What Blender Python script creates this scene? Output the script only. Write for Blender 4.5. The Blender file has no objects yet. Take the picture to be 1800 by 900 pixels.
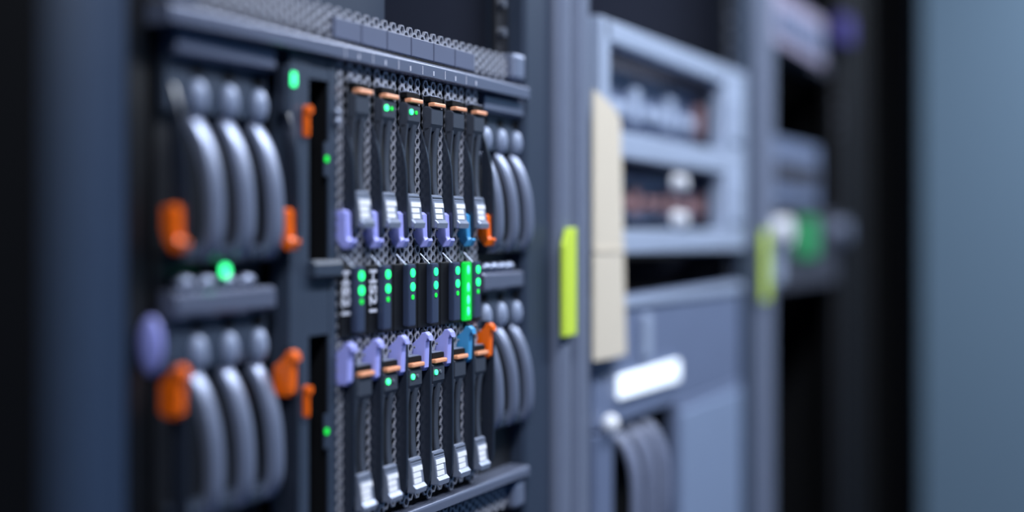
import bpy, bmesh, math, random
from mathutils import Vector, Matrix
random.seed(7)
SC = bpy.context.scene
COL = SC.collection
EYE = 1200.0            # camera height above the floor, mm; z below is measured from that level
def mm(v): return Vector((v[0]/1000, v[1]/1000, v[2]/1000))

# ------------------------------------------------------------------ materials
def lin(c):
    c /= 255.0
    return c/12.92 if c <= .04045 else ((c+.055)/1.055)**2.4
MATS = {}
def mat(name, rgb, rough=.5, metal=0.0, emit=None, estr=0.0, var=.06, scale=60, bump=0.0, spec=.5, coat=0.0):
    if name in MATS: return MATS[name]
    m = bpy.data.materials.new(name); m.use_nodes = True
    nt = m.node_tree; b = nt.nodes['Principled BSDF']
    col = tuple(lin(c) for c in rgb)+(1,)
    b.inputs['Roughness'].default_value = rough
    b.inputs['Metallic'].default_value = metal
    b.inputs['Specular IOR Level'].default_value = spec
    b.inputs['Coat Weight'].default_value = coat
    tc = nt.nodes.new('ShaderNodeTexCoord')
    nz = nt.nodes.new('ShaderNodeTexNoise'); nz.inputs['Scale'].default_value = scale; nz.inputs['Detail'].default_value = 3
    nt.links.new(tc.outputs['Object'], nz.inputs['Vector'])
    mx = nt.nodes.new('ShaderNodeMix'); mx.data_type = 'RGBA'
    mx.inputs[6].default_value = tuple(c*(1-var) for c in col[:3])+(1,)
    mx.inputs[7].default_value = tuple(min(1, c*(1+var)) for c in col[:3])+(1,)
    nt.links.new(nz.outputs['Fac'], mx.inputs[0]); nt.links.new(mx.outputs[2], b.inputs['Base Color'])
    if bump:
        bp = nt.nodes.new('ShaderNodeBump'); bp.inputs['Strength'].default_value = bump; bp.inputs['Distance'].default_value = .0004
        nt.links.new(nz.outputs['Fac'], bp.inputs['Height']); nt.links.new(bp.outputs['Normal'], b.inputs['Normal'])
    if emit:
        b.inputs['Emission Color'].default_value = tuple(lin(c) for c in emit)+(1,)
        b.inputs['Emission Strength'].default_value = estr
    MATS[name] = m
    return m
M_post   = mat('rack_paint', (48, 58, 75), .42, .0, var=.04, bump=.05)
M_flange = mat('rack_paint_lit', (114, 122, 142), .35, .1, var=.04)  # lighter than the post: light on the rounded flange put into the colour
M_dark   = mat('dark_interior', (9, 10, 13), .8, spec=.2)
M_nearblack   = mat('near_black', (3, 4, 7), .85, spec=.05)
M_rail   = mat('rail_black', (24, 26, 33), .6)
M_inner  = mat('interior_grey', (52, 54, 66), .6)
M_black  = mat('black_plastic', (13, 14, 18), .5, spec=.35)
M_panel  = mat('module_grey', (54, 64, 80), .42, .0, bump=.04)
M_trim   = mat('trim_grey', (110, 117, 138), .25, .35, var=.04)
M_mesh   = mat('grille_metal', (174, 176, 188), .34, .4, var=.05)
M_plate  = mat('number_plate', (96, 103, 126), .42, .1, var=.04)
M_rib    = mat('rib_plastic', (142, 151, 174), .38, .6, var=.03)
M_knob   = mat('knob_plastic', (150, 162, 188), .4, .15, var=.03)
M_lilac  = mat('lilac_grey', (150, 142, 164), .5)
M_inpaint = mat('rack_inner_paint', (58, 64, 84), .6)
M_lever  = mat('lever_plastic', (40, 46, 58), .22, 0.0, var=.05, spec=.8)
M_carr   = mat('carrier_plastic', (62, 67, 78), .35, .0, var=.05)
M_carr2  = mat('carrier_groove', (16, 17, 21), .5)
M_silver = mat('latch_silver', (146, 155, 176), .3, .4, var=.04)
M_white  = mat('white_stripe', (240, 242, 248), .4, var=.01)
M_peri   = mat('periwinkle_plastic', (168, 172, 245), .35, var=.03)
M_teal   = mat('periwinkle_lit_blue', (66, 150, 205), .35, var=.03)  # periwinkle grips of the last blade, bluish light put into the colour
M_orange = mat('orange_plastic', (255, 108, 4), .38, var=.04)
M_copper = mat('copper_orange', (250, 172, 130), .35, .1, var=.05)
M_text   = mat('label_print', (205, 208, 222), .5, var=.02)
M_ind    = mat('indicator_housing', (56, 66, 90), .3, var=.05)
M_led    = mat('led_green', (60, 255, 150), .3, emit=(20, 240, 110), estr=1.7)
M_led2   = mat('led_green_bright', (120, 255, 190), .3, emit=(30, 250, 130), estr=2.2)
M_ledp   = mat('panel_green', (10, 170, 60), .35, emit=(0, 215, 60), estr=.5)
M_leds   = mat('led_small', (20, 190, 60), .3, emit=(5, 190, 45), estr=1.2)
M_yellow = mat('yellow_green_tag', (206, 232, 70), .45, var=.03)
M_beige  = mat('beige_card', (214, 203, 184), .7, var=.03, scale=25)
M_box    = mat('storage_grey', (162, 175, 198), .4, .05, var=.05, scale=30)
M_mid    = mat('mid_grey', (104, 116, 144), .45, var=.08, scale=30)
M_red    = mat('red_brown', (128, 96, 98), .5)
M_violet = mat('violet_plastic', (64, 56, 125), .45)
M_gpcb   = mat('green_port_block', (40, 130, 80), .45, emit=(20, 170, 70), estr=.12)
M_label_glow   = mat('white_label_glow', (235, 242, 255), .3, emit=(225, 238, 255), estr=.8)  # white label, no lamp: its overexposed brightness put in as emission
M_bolt   = mat('bolt_steel', (150, 155, 168), .3, .7)
M_cable  = mat('grey_cable', (118, 126, 150), .5)
M_wall   = mat('wall_paint', (98, 122, 142), .75, var=.015, scale=4)
M_floor  = mat('floor_vinyl', (38, 52, 80), .5, var=.05, scale=3)
M_ceil   = mat('ceiling_paint', (190, 196, 206), .8, var=.02, scale=3)

# ------------------------------------------------------------------ mesh helper (millimetres)
class MB:
    def __init__(s): s.bm = bmesh.new()
    def box(s, x0, x1, y0, y1, z0, z1, bev=0.0, seg=2):
        r = bmesh.ops.create_cube(s.bm, size=1)
        vs = r['verts']
        for v in vs:
            v.co = Vector(((x0+x1)/2+v.co.x*(x1-x0), (y0+y1)/2+v.co.y*(y1-y0), (z0+z1)/2+v.co.z*(z1-z0)))
        if bev:
            es = list({e for v in vs for e in v.link_edges})
            bmesh.ops.bevel(s.bm, geom=es, offset=bev, segments=seg, affect='EDGES', profile=.5)
        return s
    def prism(s, pts, a0, a1, axis='x', bev=0.0):
        """closed polygon; axis 'x': pts are (y, z); 'z': pts are (x, y); 'y': pts are (x, z)"""
        def co(p, a):
            return {'x': (a, p[0], p[1]), 'z': (p[0], p[1], a), 'y': (p[0], a, p[1])}[axis]
        A = [s.bm.verts.new(co(p, a0)) for p in pts]; B = [s.bm.verts.new(co(p, a1)) for p in pts]
        n = len(pts); fs = []
        fs.append(s.bm.faces.new(A)); fs.append(s.bm.faces.new(B[::-1]))
        for i in range(n): fs.append(s.bm.faces.new((A[i], B[i], B[(i+1) % n], A[(i+1) % n])))
        bmesh.ops.recalc_face_normals(s.bm, faces=fs)
        if bev:
            es = list({e for f in fs[:2] for e in f.edges})
            bmesh.ops.bevel(s.bm, geom=es, offset=bev, segments=2, affect='EDGES', profile=.5)
        return s
    def cyl(s, c, r, h, axis='y', n=20, r2=None, squash=1.0):
        ret = bmesh.ops.create_cone(s.bm, cap_ends=True, segments=n, radius1=r, radius2=r if r2 is None else r2, depth=h)
        R = {'y': Matrix.Rotation(math.pi/2, 4, 'X'), 'x': Matrix.Rotation(math.pi/2, 4, 'Y'), 'z': Matrix.Identity(4)}[axis]
        for v in ret['verts']:
            q = R @ v.co
            v.co = Vector((q.x*squash+c[0], q.y+c[1], q.z+c[2]))
        return s
    def ball(s, c, rx, ry, rz, n=14):
        ret = bmesh.ops.create_uvsphere(s.bm, u_segments=n, v_segments=max(6, n//2), radius=1)
        for v in ret['verts']: v.co = Vector((c[0]+v.co.x*rx, c[1]+v.co.y*ry, c[2]+v.co.z*rz))
        return s
    def sweep(s, path, sec):
        """path: (y, z) points; sec: closed (x, n) section, n outwards (towards -y) of the path"""
        rings = []
        for i, (y, z) in enumerate(path):
            a = path[max(0, i-1)]; b = path[min(len(path)-1, i+1)]
            ty, tz = b[0]-a[0], b[1]-a[1]; L = math.hypot(ty, tz) or 1
            ny, nz = tz/L, -ty/L
            if ny > 0: ny, nz = -ny, -nz
            rings.append([s.bm.verts.new((x, y+ny*n, z+nz*n)) for x, n in sec])
        m = len(sec); fs = []
        for A, B in zip(rings, rings[1:]):
            for i in range(m): fs.append(s.bm.faces.new((A[i], A[(i+1) % m], B[(i+1) % m], B[i])))
        fs.append(s.bm.faces.new(rings[0])); fs.append(s.bm.faces.new(rings[-1][::-1]))
        bmesh.ops.recalc_face_normals(s.bm, faces=fs)
        return s
    def tube(s, pts, r, n=10):
        pts = [Vector(p) for p in pts]; rings = []
        for i, p in enumerate(pts):
            t = (pts[min(len(pts)-1, i+1)]-pts[max(0, i-1)]).normalized()
            u = t.orthogonal().normalized() if i == 0 else (u - t*u.dot(t)).normalized()
            w = t.cross(u)
            rings.append([s.bm.verts.new(p+(u*math.cos(2*math.pi*k/n)+w*math.sin(2*math.pi*k/n))*r) for k in range(n)])
        fs = []
        for A, B in zip(rings, rings[1:]):
            for i in range(n): fs.append(s.bm.faces.new((A[i], A[(i+1) % n], B[(i+1) % n], B[i])))
        fs.append(s.bm.faces.new(rings[0])); fs.append(s.bm.faces.new(rings[-1][::-1]))
        bmesh.ops.recalc_face_normals(s.bm, faces=fs)
        return s
    def hexring(s, cx, cz, y0, y1, a=3.33, w=.78):
        """flat topped hexagon ring between depths y0 (front) and y1"""
        def ring(r, y): return [s.bm.verts.new((cx+r*math.cos(k*math.pi/3), y, cz+r*math.sin(k*math.pi/3))) for k in range(6)]
        O, I = ring(a, y0), ring(a*w, y0); O2, I2 = ring(a, y1), ring(a*w, y1)
        fs = []
        for k in range(6):
            j = (k+1) % 6
            fs += [s.bm.faces.new((O[k], O[j], I[j], I[k])), s.bm.faces.new((I[k], I[j], I2[j], I2[k])),
                   s.bm.faces.new((O[j], O[k], O2[k], O2[j])), s.bm.faces.new((O2[k], O2[j], I2[j], I2[k]))]
        bmesh.ops.recalc_face_normals(s.bm, faces=fs)
        return s
    def honey(s, x0, x1, z0, z1, y0, y1, a=3.33, w=.78, skip=None):
        dx, dz = 1.5*a, math.sqrt(3)*a
        n = int((x1-x0-2*a)/dx+1e-6)+1
        off = (x1-x0-(2*a+(n-1)*dx))/2+a
        for i in range(n):
            z = z1-dz/2-(dz/2 if i % 2 else 0)
            while z-dz/2 >= z0-.01:
                cx = x0+off+i*dx
                if not (skip and skip(cx, z)): s.hexring(cx, z, y0, y1, a, w)
                z -= dz
        return s
    def build(s, name, m, parent=None, smooth=False, loc=None, extra=()):
        me = bpy.data.meshes.new(name)
        for v in s.bm.verts: v.co = v.co/1000
        if smooth:
            for f in s.bm.faces: f.smooth = True
        s.bm.to_mesh(me); s.bm.free()
        o = bpy.data.objects.new(name, me); COL.objects.link(o)
        me.materials.append(m)
        for x in extra: me.materials.append(x)
        if parent: o.parent = parent
        if loc: o.location = mm(loc)
        if smooth:
            md = o.modifiers.new('wn', 'WEIGHTED_NORMAL'); md.keep_sharp = True
            try: me.set_sharp_from_angle(angle=math.radians(40))
            except Exception: pass
        return o
def tag(o, label=None, cat=None, group=None, kind=None):
    if label: o['label'] = label
    if cat: o['category'] = cat
    if group: o['group'] = group
    if kind: o['kind'] = kind
    return o
def thing(name, x, y, z, label, cat, group=None):
    o = bpy.data.objects.new(name, None); COL.objects.link(o)
    o.empty_display_size = .02
    o.location = mm((x, y, z+EYE))
    return tag(o, label, cat, group)
KIDS = {}
def kids(o): return [c for c in COL.objects if c.parent == o]
def copy_tree(o, parent=None):
    c = o.copy(); COL.objects.link(c)
    if parent: c.parent = parent
    for ch in kids(o): copy_tree(ch, c)
    return c
def smoothpath(pts, n=5):
    """Catmull-Rom through 2-D points"""
    out = []
    P = [pts[0]]+list(pts)+[pts[-1]]
    for i in range(1, len(P)-2):
        for k in range(n):
            t = k/n; a, b, c, d = P[i-1:i+3]
            out.append(tuple(.5*((2*b[j])+(-a[j]+c[j])*t+(2*a[j]-5*b[j]+4*c[j]-d[j])*t*t+(-a[j]+3*b[j]-3*c[j]+d[j])*t**3) for j in range(len(b))))
    out.append(tuple(pts[-1]))
    return out

# ------------------------------------------------------------------ the setting
def struct(o): o['kind'] = 'structure'; return o
struct(MB().box(-1500, 2870, -2200, 1000, -EYE-60, -EYE).build('floor', M_floor, loc=(0, 0, EYE)))
struct(MB().box(-1500, 2870, -2200, 1000, 1500, 1560).build('ceiling', M_ceil, loc=(0, 0, EYE)))
struct(MB().box(2787, 2870, -2200, 1000, -EYE, 1500).build('wall_right', M_wall, loc=(0, 0, EYE)))

# ------------------------------------------------------------------ racks (600 mm wide, side by side)
PY = -8.0               # front of the rack posts
def rack(x0, label, left, right, tagged=True, rails=True, bolts=(139, 159, 179, 199, 219), lp=None, rp=None, rfl=None, trough=False, ins=None):
    """left / right: (inner x of the left post, inner x of the right post) relative to x0"""
    R = thing('server_rack', x0, 0, -EYE, label, 'server rack')
    h0, h1 = 20, 2000; ins = ins or M_inpaint
    w = left
    if trough:      # wide post, front hollow shaped so its left side stays dark
        prof = [(3, 22)]+[(3+(w-7)*k/14, PY-15+13*math.sin(math.pi*min(1, k/14*1.0)*.62)+(0 if k < 9 else -.28*(k-9)**1.35)) for k in range(15)]+[(w, PY+2), (w, 22)]
    else:
        prof = [(6, 22), (6, PY+6), (8, PY), (13, PY-4), (w-10, PY-4), (w-3, PY-1), (w, PY+4), (w, 22)]
    MB().prism(prof, h0, h1, 'z').build('corner_post', lp or M_flange, R, smooth=True)
    # right post: flat panel, then a raised rounded flange on its outer side
    P = MB().prism([(right, 22), (right, PY+3), (right+3, PY), (right+44, PY), (right+46, 22)], h0, h1, 'z').build('corner_post', rp or M_post, R, smooth=True)
    fl = [(right+46, 22), (right+46, PY-2)]
    for k in range(0, 9):
        t = math.pi+k*math.pi/8
        fl.append((right+58+12*math.cos(t), PY-2+7*math.sin(t)))
    fl.append((right+72, 22))
    MB().prism(fl, h0, h1, 'z').build('flange', rfl or M_flange, P, smooth=True)
    if tagged:
        T = MB().prism([(right+42, -75+EYE), (right+66, -75+EYE), (right+66, 4+EYE), (right+50, 4+EYE), (right+42, -9+EYE)], PY-12.4, PY-8.8, 'y', bev=.8)
        tag(T.build('tag', M_yellow, R), 'bright yellow green tag with one cut corner')
    if rails:
        for xx in (left+12, right-20):
            rl = MB().box(xx, xx+20, 5, 8, h0, h1).build('mounting_rail', M_rail, R)
            for z in bolts:
                MB().cyl((xx+6, 3.2, z+EYE), 3.2, 4.4, 'y', 12).build('rail_bolt', M_bolt, rl)
    MB().box(2, 576, 690, 700, h0, h1).build('back_panel', M_dark, R)
    MB().box(1.5, 5, 24, 690, h0, h1).build('side_panel', M_dark, R)
    MB().box(572, 576, 24, 690, h0, h1).build('side_panel', ins, R)
    MB().box(2, 576, -2, 700, h1, h1+30, 4).build('top_panel', M_post, R)
    MB().box(2, 576, 0, 700, 0, h0).build('plinth', M_dark, R)
    return R
RX = (380, 966, 1552, 2186)
rA = rack(RX[0], 'nearest server rack, holding the blade enclosure with orange and periwinkle handles', 82, 502, trough=True, lp=mat('left_post_paint', (48, 63, 86), .42, var=.04))
rB = rack(RX[1], 'second server rack, with a beige card strip at its left edge', 38, 502, bolts=(190, 210, 230))
rC = rack(RX[2], 'third server rack, beyond the farther yellow green tag, nearly dark inside', 46, 502, tagged=False, bolts=(150, 170, 190), ins=M_dark, rp=M_black, rfl=M_black)  # right post near black: light falling off there put into the colour
rD = rack(RX[3], 'farthest rack, empty and black, beside the blue grey wall', 46, 524, tagged=False, rails=False, lp=M_dark, rp=M_nearblack, rfl=M_nearblack, ins=M_dark)  # posts coloured near black for the same fall-off of light
# tall black box added for the soft dark band at the left edge
CD = thing('added_dark_box', 161, -158, -EYE, 'tall black box added to darken the far left, beside the nearest rack', 'added dark box')
MB().box(0, 103, 0, 146, 0, 2000, 6).build('dark_box', M_nearblack, CD)
MB().box(6, 97, -5, -.5, 20, 1980, 2).build('dark_box_front', M_nearblack, CD)
# shelves that carry the equipment (parts of each rack)
def shelf(R, z, x0=84, x1=476, y0=30, y1=640):
    MB().box(x0, x1, y0, y1, z-5+EYE, z-1+EYE).build('shelf', M_dark, R)
shelf(rA, -191, 112); shelf(rB, -17, 75); shelf(rB, -420, 75)
shelf(rC, 228, 84); shelf(rC, 38, 84); shelf(rC, -70, 84)

# ------------------------------------------------------------------ blade enclosure in the nearest rack
XL, XR = 487, 877
CX0, CX1 = 9, 370      # case walls, inside the rails
BW, BX = 29.0, 632.0        # blade pitch and left edge of the first blade
FY = -9.0                   # depth of the blade fronts
E_ = thing('blade_enclosure', XL, 0, -190, 'wide grey blade enclosure with honeycomb grilles, in the nearest rack', 'blade enclosure')
def ez(z): return z+190
W = XR-XL
c = MB()
c.box(CX0, CX0+1.5, 10, 560, ez(-167), ez(101)).box(CX1-1.5, CX1, 10, 560, ez(-167), ez(101))
c.box(CX0, CX1, 10, 560, ez(-167), ez(-162)).box(CX0, CX1, 10, 560, ez(97), ez(101)).box(CX0, CX1, 556, 560, ez(-167), ez(101))
c.build('case', M_dark, E_)
def barprof(z0, z1):
    return [(3, z0), (FY-3, z0), (FY-4.5, z0+1), (FY-4.5, z1-2.6)]+[(FY-4.5+2.6*(1-math.cos(k*math.pi/12)), z1-2.6+2.6*math.sin(k*math.pi/12)) for k in range(1, 7)]+[(3, z1)]
bar = MB().prism([(y, ez(z)) for y, z in barprof(92, 101.5)], 0, W, 'x').build('trim_bar', M_trim, E_, smooth=True)
tk = MB()
for i in range(6):
    x = BX-XL+BW*i
    tk.box(x+.4, x+.7, FY-4.8, FY-4, ez(93.5), ez(98.5))
    tk.box(x+14, x+15, FY-4.8, FY-4, ez(94.0), ez(96.8))
tk.build('print_mark', M_text, bar)
lowbar = MB().prism([(y, ez(z)) for y, z in barprof(-168, -160.6)], 0, W, 'x').build('trim_bar', M_trim, E_, smooth=True)
# honeycomb strips above and below the bars
g = MB().honey(28, W-20, ez(103), ez(121.5), -6, -4.4, w=.72)
g.build('vent_grille', M_mesh, E_)
MB().box(CX0, CX1, 10, 40, ez(102), ez(121)).build('vent_box', M_black, E_)
g = MB().honey(28, W-20, ez(-189), ez(-169), -6, -4.4, w=.72)
g.build('vent_grille', M_mesh, E_)
MB().box(CX0, CX1, 10, 40, ez(-189.5), ez(-169)).build('vent_box', M_black, E_)
for i in range(6):
    x = BX-XL-2+BW*i*.985
    MB().box(x+.6, x+BW*.985-.6, -8.2, -6, ez(104.2), ez(115.5), .5).build('number_plate', M_plate, E_)
for z in (105, -188):
    MB().box(W-19, W-1, -11, 2, ez(z), ez(z+18), 2.5).build('end_block', M_rib, E_)
    MB().box(2, 26, -10, 2, ez(z), ez(z+18), 2.5).build('end_block', M_rib, E_)
MB().box(-12, 1, 0, 3, ez(-188), ez(124), .8).build('mounting_ear', M_black, E_)
MB().ball((-4, -6, ez(-49)), 3.2, 6.5, 13, 18).build('ear_latch', M_peri, E_, smooth=True)

# ---- levers shared by blades and modules
def upper_lever_prof():
    front = smoothpath([(FY+1.5, 66), (FY-2, 56), (FY-5, 44), (FY-6.3, 33), (FY-6.8, 18), (FY-6.8, 2), (FY-5, -6)], 4)
    return [(FY+2, 66)]+front+[(FY+2, -8)]
def lower_lever_prof():
    front = smoothpath([(FY-3, -57), (FY-6.5, -62), (FY-6.8, -80), (FY-6.8, -135), (FY-5.5, -148), (FY-1, -154), (FY+1.5, -155)], 4)
    return [(FY+2, -57)]+front+[(FY+2, -155)]
def grip_up():
    b = MB().prism([(FY+3, 11.5), (FY-3, 12.5), (FY-5, 11), (FY-5.4, -2), (FY-6.5, -4), (FY-8.6, -3), (FY-9, -4.5), (FY-7.2, -8), (FY-3, -8.6), (FY+1, -4), (FY+3, 2)], 0, 5.6, 'x', bev=.7)
    b.cyl((-.15, FY-1, 8.5), .9, .5, 'x', 10)
    return b
def grip_low():
    b = MB().prism([(FY+4, -66), (FY+1, -64), (FY-2, -61.5), (FY-4, -58.5), (FY-6.5, -58), (FY-8.8, -60), (FY-9.4, -63), (FY-7.8, -62), (FY-6.8, -64), (FY-6.2, -79), (FY-5, -81), (FY+1, -81), (FY+4, -79)], 0, 5.6, 'x', bev=.7)
    b.cyl((-.15, FY-1, -77), .9, .5, 'x', 10)
    return b
Z0 = -160.5                 # things inside the enclosure stand on its bottom plate
def levers(R, x, gm, low=True):
    a = MB().prism([(y, z-Z0) for y, z in upper_lever_prof()], x+6, x+8, 'x', bev=.4).build('release_lever', M_lever, R)
    def shift(b, dx):
        for v in b.bm.verts: v.co.x += dx; v.co.z -= Z0
        return b
    shift(grip_up(), x).build('grip', gm, a)
    if low:
        a = MB().prism([(y, z-Z0) for y, z in lower_lever_prof()], x+6, x+8, 'x', bev=.4).build('release_lever', M_lever, R)
        shift(grip_low(), x).build('grip', gm, a)

# ---- one blade
def text_mesh(s, size):
    cu = bpy.data.curves.new('t', 'FONT'); cu.body = s; cu.size = size; cu.extrude = .0002; cu.align_x = 'LEFT'; cu.offset = .00025
    o = bpy.data.objects.new('t', cu); COL.objects.link(o)
    bpy.context.view_layer.update()
    me = bpy.data.meshes.new_from_object(o.evaluated_get(bpy.context.evaluated_depsgraph_get()))
    bpy.data.objects.remove(o); bpy.data.curves.remove(cu)
    return me
def make_blade(gm):
    R = thing('blade_server', BX, 0, Z0, 'x', 'blade server', 'blade servers in the enclosure')
    MB().box(.4, 28.6, 1, 480, 0, 252.2).build('body', M_black, R)
    MB().honey(-.5, 6.3, 0, 252, FY, FY+1.2, w=.66).honey(9.6, 26.6, 0, 252, FY, FY+1.2, w=.68).build('faceplate', M_mesh, R)
    MB().box(.4, 28.6, FY+4, 1, 0, 252).build('inner_baffle', M_dark, R)
    # status area in the middle
    MB().box(.5, 28.5, FY-1.5, FY+3, -56-Z0, -17.5-Z0, .6).build('label_panel', M_black, R)
    ip = MB().box(11, 20, FY-5.5, FY-1, -54-Z0, -17.8-Z0, 1.2).build('indicator_panel', M_ind, R, smooth=True)
    for z in (-23, -31):
        MB().cyl((15.5, FY-5.6, z-Z0), 2.5, .8, 'y', 16).build('status_led', M_led, ip)
    MB().cyl((15.5, FY-5.6, -37-Z0), 1.4, .6, 'y', 12).build('status_light', M_leds, ip)
    MB().tube([(4, FY-1, -12-Z0), (4.5, FY-7, -18-Z0)], .45, 8).build('latch_pin', M_silver, R)
    levers(R, 0, gm)
    return R
BLADES = []
proto = make_blade(M_peri)
words = ['first', 'second', 'third', 'fourth', 'fifth', 'sixth']
BL = ['blade server with pale vertical lettering, first from the left, right of the black slots',
      'blade server with pale vertical lettering, second from the left',
      'blade server without lettering, third from the left, right beside the lettered ones',
      'blade server without lettering, fourth from the left among the six',
      'blade server with periwinkle handles, fifth from the left, next to the blue-lit coloured handles',
      'blade server with blue-lit coloured handles and a glowing green panel, rightmost of the six']
for i in range(6):
    b = proto if i == 0 else copy_tree(proto)
    b.location.x = (BX+BW*i)/1000
    b['label'] = BL[i]
    BLADES.append(b)
for i in (0, 1):
    me = text_mesh('HS21', .0108)
    for v in me.vertices:      # reads from top to bottom
        v.co = Vector((v.co.y, -v.co.z, -v.co.x*1.12))
    o = bpy.data.objects.new('lettering', me); COL.objects.link(o); me.materials.append(M_text)
    o.parent = BLADES[i]; o.location = mm((1.8, FY-1.8, -19.5-Z0))
for ch in kids(BLADES[5]):
    for g_ in kids(ch):
        if g_.name.startswith('grip'):
            g_.data = g_.data.copy(); g_.data.materials[0] = M_teal
gp = MB().box(-.5, 9.5, FY-4.2, FY-1.2, -55-Z0, -18-Z0, 1).build('lit_panel', M_ledp, BLADES[5], smooth=True)
gp['label'] = 'glowing green panel'
for z in (-23, -34, -42, -49):
    MB().ball((4.2, FY-4.2, z-Z0), 1.7, .6, 3.0, 12).build('light_spot', M_led2, gp, smooth=True)

# ---- hot swap drive trays, two in each blade
def make_tray():
    R = thing('drive_tray', BX, 0, 0, 'x', 'drive tray', 'drive trays in the blades')
    # z measured from the bottom of the silver latch (z = 3 for the upper bay)
    MB().box(9.2, 24, FY-2.6, FY-.2, 0, 73, .5).build('carrier', M_carr2, R)
    top = MB().prism([(FY, 57), (FY-4, 58), (FY-6, 62), (FY-6, 71), (FY-4, 72.5), (FY, 72.5)], 9, 24.2, 'x', bev=.5)
    top.build('top_cap', M_carr, R)
    fr = smoothpath([(FY-5.5, 60), (FY-4.2, 50), (FY-3.4, 40), (FY-3.6, 28), (FY-5, 17), (FY-5.5, 8)], 4)
    lv = MB().prism([(FY-1, 60)]+fr+[(FY-1, 8)], 9, 11, 'x', bev=.3)
    lv.prism([(FY-1, 60)]+[(y+.4, z) for y, z in fr]+[(FY-1, 8)], 16.5, 22, 'x', bev=.8)
    lv.build('lever', M_carr, R)
    MB().box(9.5, 25.5, FY-5, FY-.2, 75.1, 78.2, .4).build('top_slot', M_dark, R)
    MB().box(9.5, 22, FY-5.2, FY-.2, 78.4, 79, .1).build('slot_lip', M_silver, R)
    MB().box(10, 25, FY-7.6, FY-3, 72.3, 74.9, .7).build('release_strip', M_copper, R)
    la = MB().prism([(FY-4.5, 20), (FY-6.2, 19.5), (FY-7.4, 14), (FY-8.6, 5), (FY-10.5, 3), (FY-10, 0), (FY-4, 0)], 9, 22.5, 'x', bev=.7).build('latch', M_silver, R)
    for k in range(3):
        z1 = 15-k*3.4
        y1 = FY-7.35-(14-z1)*.13; z0_ = z1-2.75; y0_ = FY-7.35-(14-z0_)*.13
        MB().prism([(y1, z1), (y1-.5, z1), (y0_-.5, z0_), (y0_, z0_)], 9.6, 18.5+(2.5 if k == 0 else 0), 'x').build('latch_stripe', M_white, la)
    for z1 in (18.2, 16.4):
        MB().box(9.4, 22, FY-6.9, FY-5, z1-.5, z1+.3, .2).build('latch_ridge', M_carr, la)
    return R
tray = make_tray()
first = True
for i in range(6):
    for up in (True, False):
        t = tray if first else copy_tree(tray); first = False
        t.location = mm((BX+BW*i+(0 if up else 2), 0, (3 if up else -150)+EYE))
        t['label'] = 'drive tray with silver latch, %s bay of the %s blade from the left' % ('upper' if up else 'lower', words[i])
        lit = (up and i in (1, 2)) or (not up and i in (1, 2, 3))
        if lit:
            MB().cyl((12.5, FY-6.3, 67), 1.6, 1, 'y', 14).build('activity_led', M_led2, t)
            MB().cyl((18.5, FY-6.2, 67), 1.1, .8, 'y', 12).build('activity_led', M_leds if up else M_bolt, t)

# ---- wide modules with three curved ribs in each half
def make_ribbed(x, label, led, w, bx0, bx1, c0, pitch, hw):
    R = thing('ribbed_module', x, 0, Z0, label, 'ribbed module', 'ribbed grey modules')
    MB().box(bx0, bx1, 12, 470, 0, 251).build('body', M_dark, R)
    MB().box(6, w-.5, 2, 4, 0, 251).build('faceplate', M_carr2, R)
    for top in (91.7, -26):
        t = top-Z0
        MB().prism([(2, t), (-6, t), (-8, t-2), (-8, t-10), (-6, t-12), (2, t-12)], 9, w-.5, 'x', bev=.6).build('header_bar', M_trim, R)
        MB().box(9, w-.5, -2, 2, t-36, t-12).build('header_plate', M_panel, R)
        for k in range(3):
            cx = c0+pitch*k
            MB().box(cx-3.6, cx+4.4, -2.6, -1.5, t-19.5, t-14.5, .4).build('vent_hole', M_dark, R)
            MB().ball((cx, -3, t-29.5), 4.7, 4.6, 8.5, 16).build('knob', M_knob, R, smooth=True)
            path = smoothpath([(1, t-37), (-3.5, t-42), (-8.5, t-51), (-12.5, t-64), (-14.2, t-78), (-14, t-92), (-11, t-100), (-7, t-103)], 5)
            sec = [(cx-hw, -4), (cx-hw, -.6), (cx-hw*.8, .9), (cx-1.6, 1.6), (cx+1.6, 1.6), (cx+hw*.8, .9), (cx+hw, -.6), (cx+hw, -4)]
            MB().sweep(path, sec).build('rib', M_rib, R, smooth=True)
        MB().prism([(2, t-97), (-7, t-97), (-9, t-99), (-9, t-103), (-7, t-105), (2, t-105)], 12, w-.5, 'x', bev=.6).build('ledge', M_panel, R)
        if top > 0:
            for k in range(4):
                cx = 15+(w-24)/4*(k+.3)
                MB().ball((cx, -3, t-114.5), 6, 5, 3.6, 12).build('bump', M_rib, R, smooth=True)
    if led:
        MB().cyl((44.5, -8, -17.5-Z0), 3, 1, 'y', 16).build('status_led', M_led2, R)
        MB().box(42, 47, -7.5, 2, -20-Z0, -15-Z0, .5).build('led_holder', M_black, R)
    levers(R, 0, M_orange)
    return R
make_ribbed(489.5, 'ribbed module at the left end of the enclosure, with large orange handles and green light', True, 87, 8.5, 86.5, 30.3, 24.2, 5.0)
make_ribbed(807, 'ribbed module at the right end of the enclosure, between blades and rack post', False, 72.5, .5, 46, 20.6, 24.6, 4.1)

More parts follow.
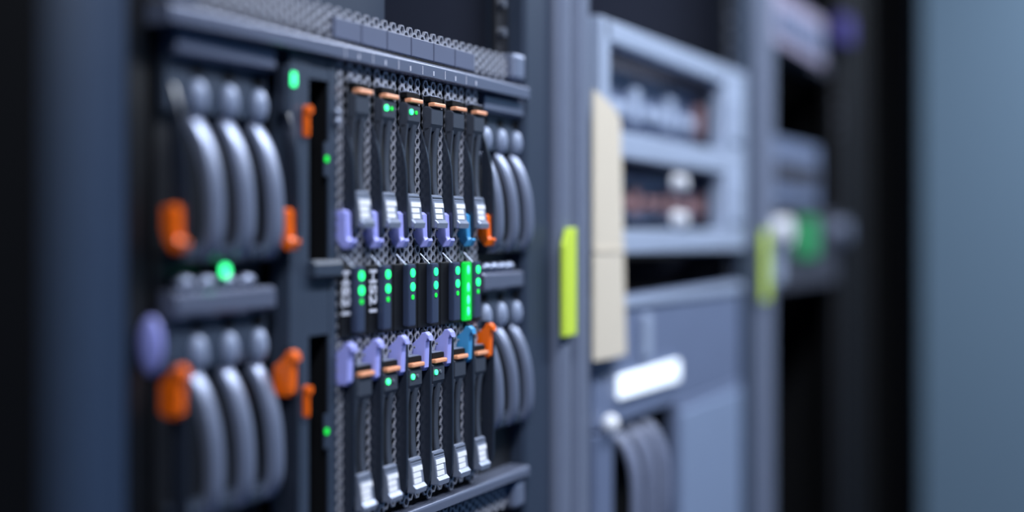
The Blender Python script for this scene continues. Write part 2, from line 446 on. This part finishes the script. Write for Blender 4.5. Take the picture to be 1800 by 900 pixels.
# ---- narrow module with two black slots
S = thing('slot_module', 577.5, 0, Z0, 'narrow grey module with two tall black slots, left of the first blade', 'slot module')
MB().box(.5, 53.5, 40, 470, 0, 252).build('body', M_dark, S)
MB().box(9, 26.5, 3.2, 39, 0, 252).box(46.2, 53.5, FY+1.7, 39, 0, 252).build('slot_wall', M_dark, S)
fp = MB()
fp.box(9, 27, FY, 3, 0, 252, .8)
fp.box(42, 46.1, FY+.1, FY+1.2, 30-Z0, 48-Z0).box(42, 46.1, FY+.1, FY+1.2, -113-Z0, -95-Z0)
fp.box(46, 53.5, FY, FY+1.6, 0, 252, .5)
fp.box(27, 46, FY+.4, 3, 80-Z0, 91.4-Z0).box(27, 46, FY+.4, 3, -53-Z0, -14-Z0).box(27, 46, FY+.4, 3, 0, 5)
fp.build('faceplate', M_panel, S)
MB().prism([(FY+1, -14-Z0), (FY-3, -14-Z0), (FY-4.5, -16-Z0), (FY-4.5, -22-Z0), (FY, -24-Z0)], 26, 53, 'x', bev=.5).build('ledge', M_panel, S)
for z in (65, -78):
    MB().box(21, 23.6, FY-3, FY+2, z-16-Z0, z-Z0, .9).cyl((22.3, FY-2.6, z-2-Z0), 2.2, 3, 'y', 14).build('clip', M_orange, S)
    MB().cyl((43.6, FY-.2, z-26-Z0), 1.7, .5, 'y', 14).build('slot_led', M_leds, S)
for z in (60, 55):
    MB().ball((51, FY-2, z+4-Z0), 2, 2, 2.2, 10).build('button', M_silver, S, smooth=True)
MB().box(9.5, 13, FY-1.6, FY, 74-Z0, 81-Z0, .7).build('status_led', M_led2, S, smooth=True)
MB().prism([(FY+4, 84-Z0), (FY-1, 84-Z0), (FY-1, 60-Z0), (FY+4, 60-Z0)], 3, 9, 'x').build('lever_root', M_lever, S)
levers(S, 0, M_orange)

# ---- something set deep in the rack above the enclosure
D = thing('blanking_panel', 500, 45, 112, 'plain grey blanking panel set back above the left half of the enclosure', 'blanking panel')
MB().box(0, 278, 0, 4, 0, 90, 1).build('panel', M_post, D)
MB().box(0, 6, 4, 40, 0, 90).box(272, 278, 4, 40, 0, 90).build('side_flange', M_inner, D)

# ------------------------------------------------------------------ second rack
ST = thing('storage_server', 1012, 0, -17, 'pale grey storage server with two open rows, upper unit of second rack', 'storage server')
def sz(z): return z+17
w = 448
fr = MB()
fr.box(8, 30, -12, 4, 0, sz(172), 2)
fr.box(366, w, -12, 4, 0, sz(172), 2)
fr.box(20, 372, -12, 4, sz(154), sz(172), 2)
fr.box(20, 372, -12, 4, sz(62), sz(84), 2)
fr.box(20, 372, -12, 4, 0, sz(3), 2)
fr.build('frame', M_box, ST, smooth=True)
MB().box(70, 416, 62, 600, 0, sz(166)).build('case', M_inner, ST)
for z0, z1 in ((84, 150), (3, 62)):
    for k in range(3):
        x = 72+98*k
        s_ = MB().box(x, x+92, 14, 60, sz(z0+6), sz(z1-8), 2).build('drive_sled', M_mid, ST)
        MB().box(x+8, x+58, 7, 15, sz(z0+18), sz(z0+30), 2).build('sled_handle', M_box if z0 > 50 else M_red, s_)
        MB().box(x+66, x+86, 6, 15, sz(z0+14), sz(z1-22), 2).build('sled_latch', M_red if (k == 2 or z0 < 50) else M_box, s_)
for z in (13, 47):
    MB().cyl((222, -10, sz(z)), 8, 12, 'y', 18, r2=6).build('white_plug', M_white, ST)
for z in (95, 10): MB().box(385, 430, -16, -11, sz(z), sz(z+45), 2).build('ear_cover', M_box, ST)

LS = thing('ribbed_server', 1020, 0, -420, 'blue grey server with white label made to glow, lower unit of second rack', 'server')
def lz(z): return z+420
w = 442
b = MB()
b.box(0, w, -6, 4, lz(-158), lz(-52), 3)
b.box(214, w, -8, 4, 0, lz(-158), 3)
b.box(0, 40, -8, 4, 0, lz(-160), 2)
b.build('bezel', M_mid, LS, smooth=True)
MB().box(64, 406, 40, 600, 0, lz(-56)).build('case', M_dark, LS)
MB().box(220, w-8, -10, -6, lz(-330), lz(-166), 2).build('side_cover', mat('cover_blue_grey', (128, 144, 172), .45), LS)
MB().box(52, 212, -11, -5, lz(-137), lz(-117), 3).build('white_label', M_label_glow, LS, smooth=True)  # plain white label made to glow
MB().ball((22, -12, lz(-153)), 8, 7, 8, 16).build('knob', M_white, LS, smooth=True)
for k in range(3):
    cx = 72+36*k
    path = smoothpath([(6, lz(-165)), (-6, lz(-172)), (-14, lz(-186)), (-18, lz(-205)), (-18, lz(-240)), (-12, lz(-262)), (4, lz(-268))], 5)
    sec = [(cx-8, -4), (cx-8, -1), (cx-5, 1.6), (cx+5, 1.6), (cx+8, -1), (cx+8, -4)]
    MB().sweep(path, sec).build('rib', M_cable, LS, smooth=True)
MB().box(0, w, -9, -5, lz(-62), lz(-54), 1).build('top_lip', M_box, LS)

MB().box(112, 128, -12, -6, lz(-108), lz(-70), 2).build('latch', M_box, LS)
# beige card strip hanging in front of the second rack's left edge
cs = thing('card_strip', 1000, -14, -99, 'long beige card strip hanging at the left edge of the second rack', 'card strip')
pts = smoothpath([(0, 0), (20, 2.5), (44, 3.5), (70, 1.5)], 5)
def strip(z0, z1, name):
    m = MB()
    lo = []
    for (x, y) in pts: lo.append((x, y))
    poly = [(x, -y-.0) for x, y in lo]+[(x, -y+1.6) for x, y in reversed(lo)]
    m.prism(poly, z0, z1, 'z')
    return m
m = strip(0, 210, 'card')
for v in m.bm.verts:
    if v.co.z > 100: v.co.x *= .80; v.co.z -= v.co.x*.32
    else: v.co.z += v.co.x*.0
m.build('card', M_beige, cs, smooth=True)
m = strip(84, 87, 'fold')
for v in m.bm.verts: v.co.y -= .8; v.co.x *= .92
m.build('fold', M_beige, cs, smooth=True)

# ------------------------------------------------------------------ third rack
N = thing('network_switch', 1607, 0, 228, 'pale lilac switch with a violet plug at the top of the third rack', 'network switch')
MB().box(0, 300, -4, 3.5, 0, 66, 2).build('case', M_lilac, N, smooth=True)
MB().box(44, 414, 12, 500, 0, 66, 4).build('case_extension', M_inner, N, smooth=True)
for k in range(6):
    MB().box(30+44*k, 62+44*k, -7, -3, 14, 44, 2).build('port_block', M_mid, N)
MB().box(380, 436, -20, 3, 44, 84, 5).build('plug', M_violet, N, smooth=True)
N2 = thing('patch_panel', 1607, 0, 38, 'blue grey panel below the black gap in the third rack', 'patch panel')
MB().box(44, 270, 12, 420, 0, 78, 3).build('body', M_inner, N2)
MB().box(0, 270, -4, 3.5, 0, 78, 2).build('case', M_mid, N2, smooth=True)
for k in range(5):
    MB().box(20+48*k, 54+48*k, -7, -3, 20, 52, 2).build('port_block', M_inner, N2)
N3 = thing('media_converter', 1597, 0, -70, 'grey unit with round white socket and green block, beside the farther yellow tag', 'media converter')
MB().box(54, 424, 12, 420, 0, 100, 5).build('body', M_inner, N3)
MB().box(18, 430, 0, 3.5, 0, 100, 1.5).build('case', M_inner, N3, smooth=True)
MB().cyl((28, -10, 73), 15, 26, 'y', 20).build('white_socket', M_white, N3)
MB().box(18, 66, -6, 2, 10, 60, 4).build('lower_cover', M_box, N3, smooth=True)
MB().box(160, 260, -8, 2, 38, 90, 4).build('green_block', M_gpcb, N3, smooth=True)
MB().cyl((392, -10, 73), 16, 26, 'y', 20).build('grey_socket', M_rib, N3)

# ------------------------------------------------------------------ lights: ceiling lamps over the aisle
def area(x, y, z, sx, sy, power, color, aim=None):
    L = bpy.data.lights.new('ceiling_lamp', 'AREA'); L.shape = 'RECTANGLE'; L.size = sx; L.size_y = sy
    L.energy = power; L.color = color
    o = bpy.data.objects.new('ceiling_lamp', L); COL.objects.link(o)
    o.location = (x, y, z)
    if aim: o.rotation_euler = (Vector(aim)-Vector((x, y, z))).to_track_quat('-Z', 'Y').to_euler()
    return o
LAMP = (.84, .90, 1.0)
area(-.45, -.62, 2.16, 1.1, .14, 20, LAMP)
area(1.1, -.62, 2.16, 1.2, .14, 20, LAMP)
area(2.25, -.7, 2.16, .8, .16, 16, LAMP)
W_ = bpy.data.worlds.new('room'); SC.world = W_; W_.use_nodes = True
bg = W_.node_tree.nodes['Background']
bg.inputs[0].default_value = (.03, .15, .42, 1); bg.inputs[1].default_value = .24

# ------------------------------------------------------------------ camera
F = 2430.0; TH = math.atan(1100/F)
cam = bpy.data.cameras.new('camera'); co = bpy.data.objects.new('camera', cam); COL.objects.link(co)
cam.sensor_width = 36; cam.lens = F/1800*36
cam.shift_y = (410-450)/1800
cam.clip_start = .01
co.location = (0, -.397, EYE/1000)
d = Vector((math.cos(TH), math.sin(TH), 0))
co.rotation_euler = d.to_track_quat('-Z', 'Y').to_euler()
cam.dof.use_dof = True; cam.dof.focus_distance = .826; cam.dof.aperture_fstop = 1.57
SC.camera = co
SC.view_settings.view_transform = 'Standard'; SC.view_settings.look = 'None'
SC.view_settings.gamma = 1; SC.view_settings.use_curve_mapping = False
SC.view_settings.exposure = .5
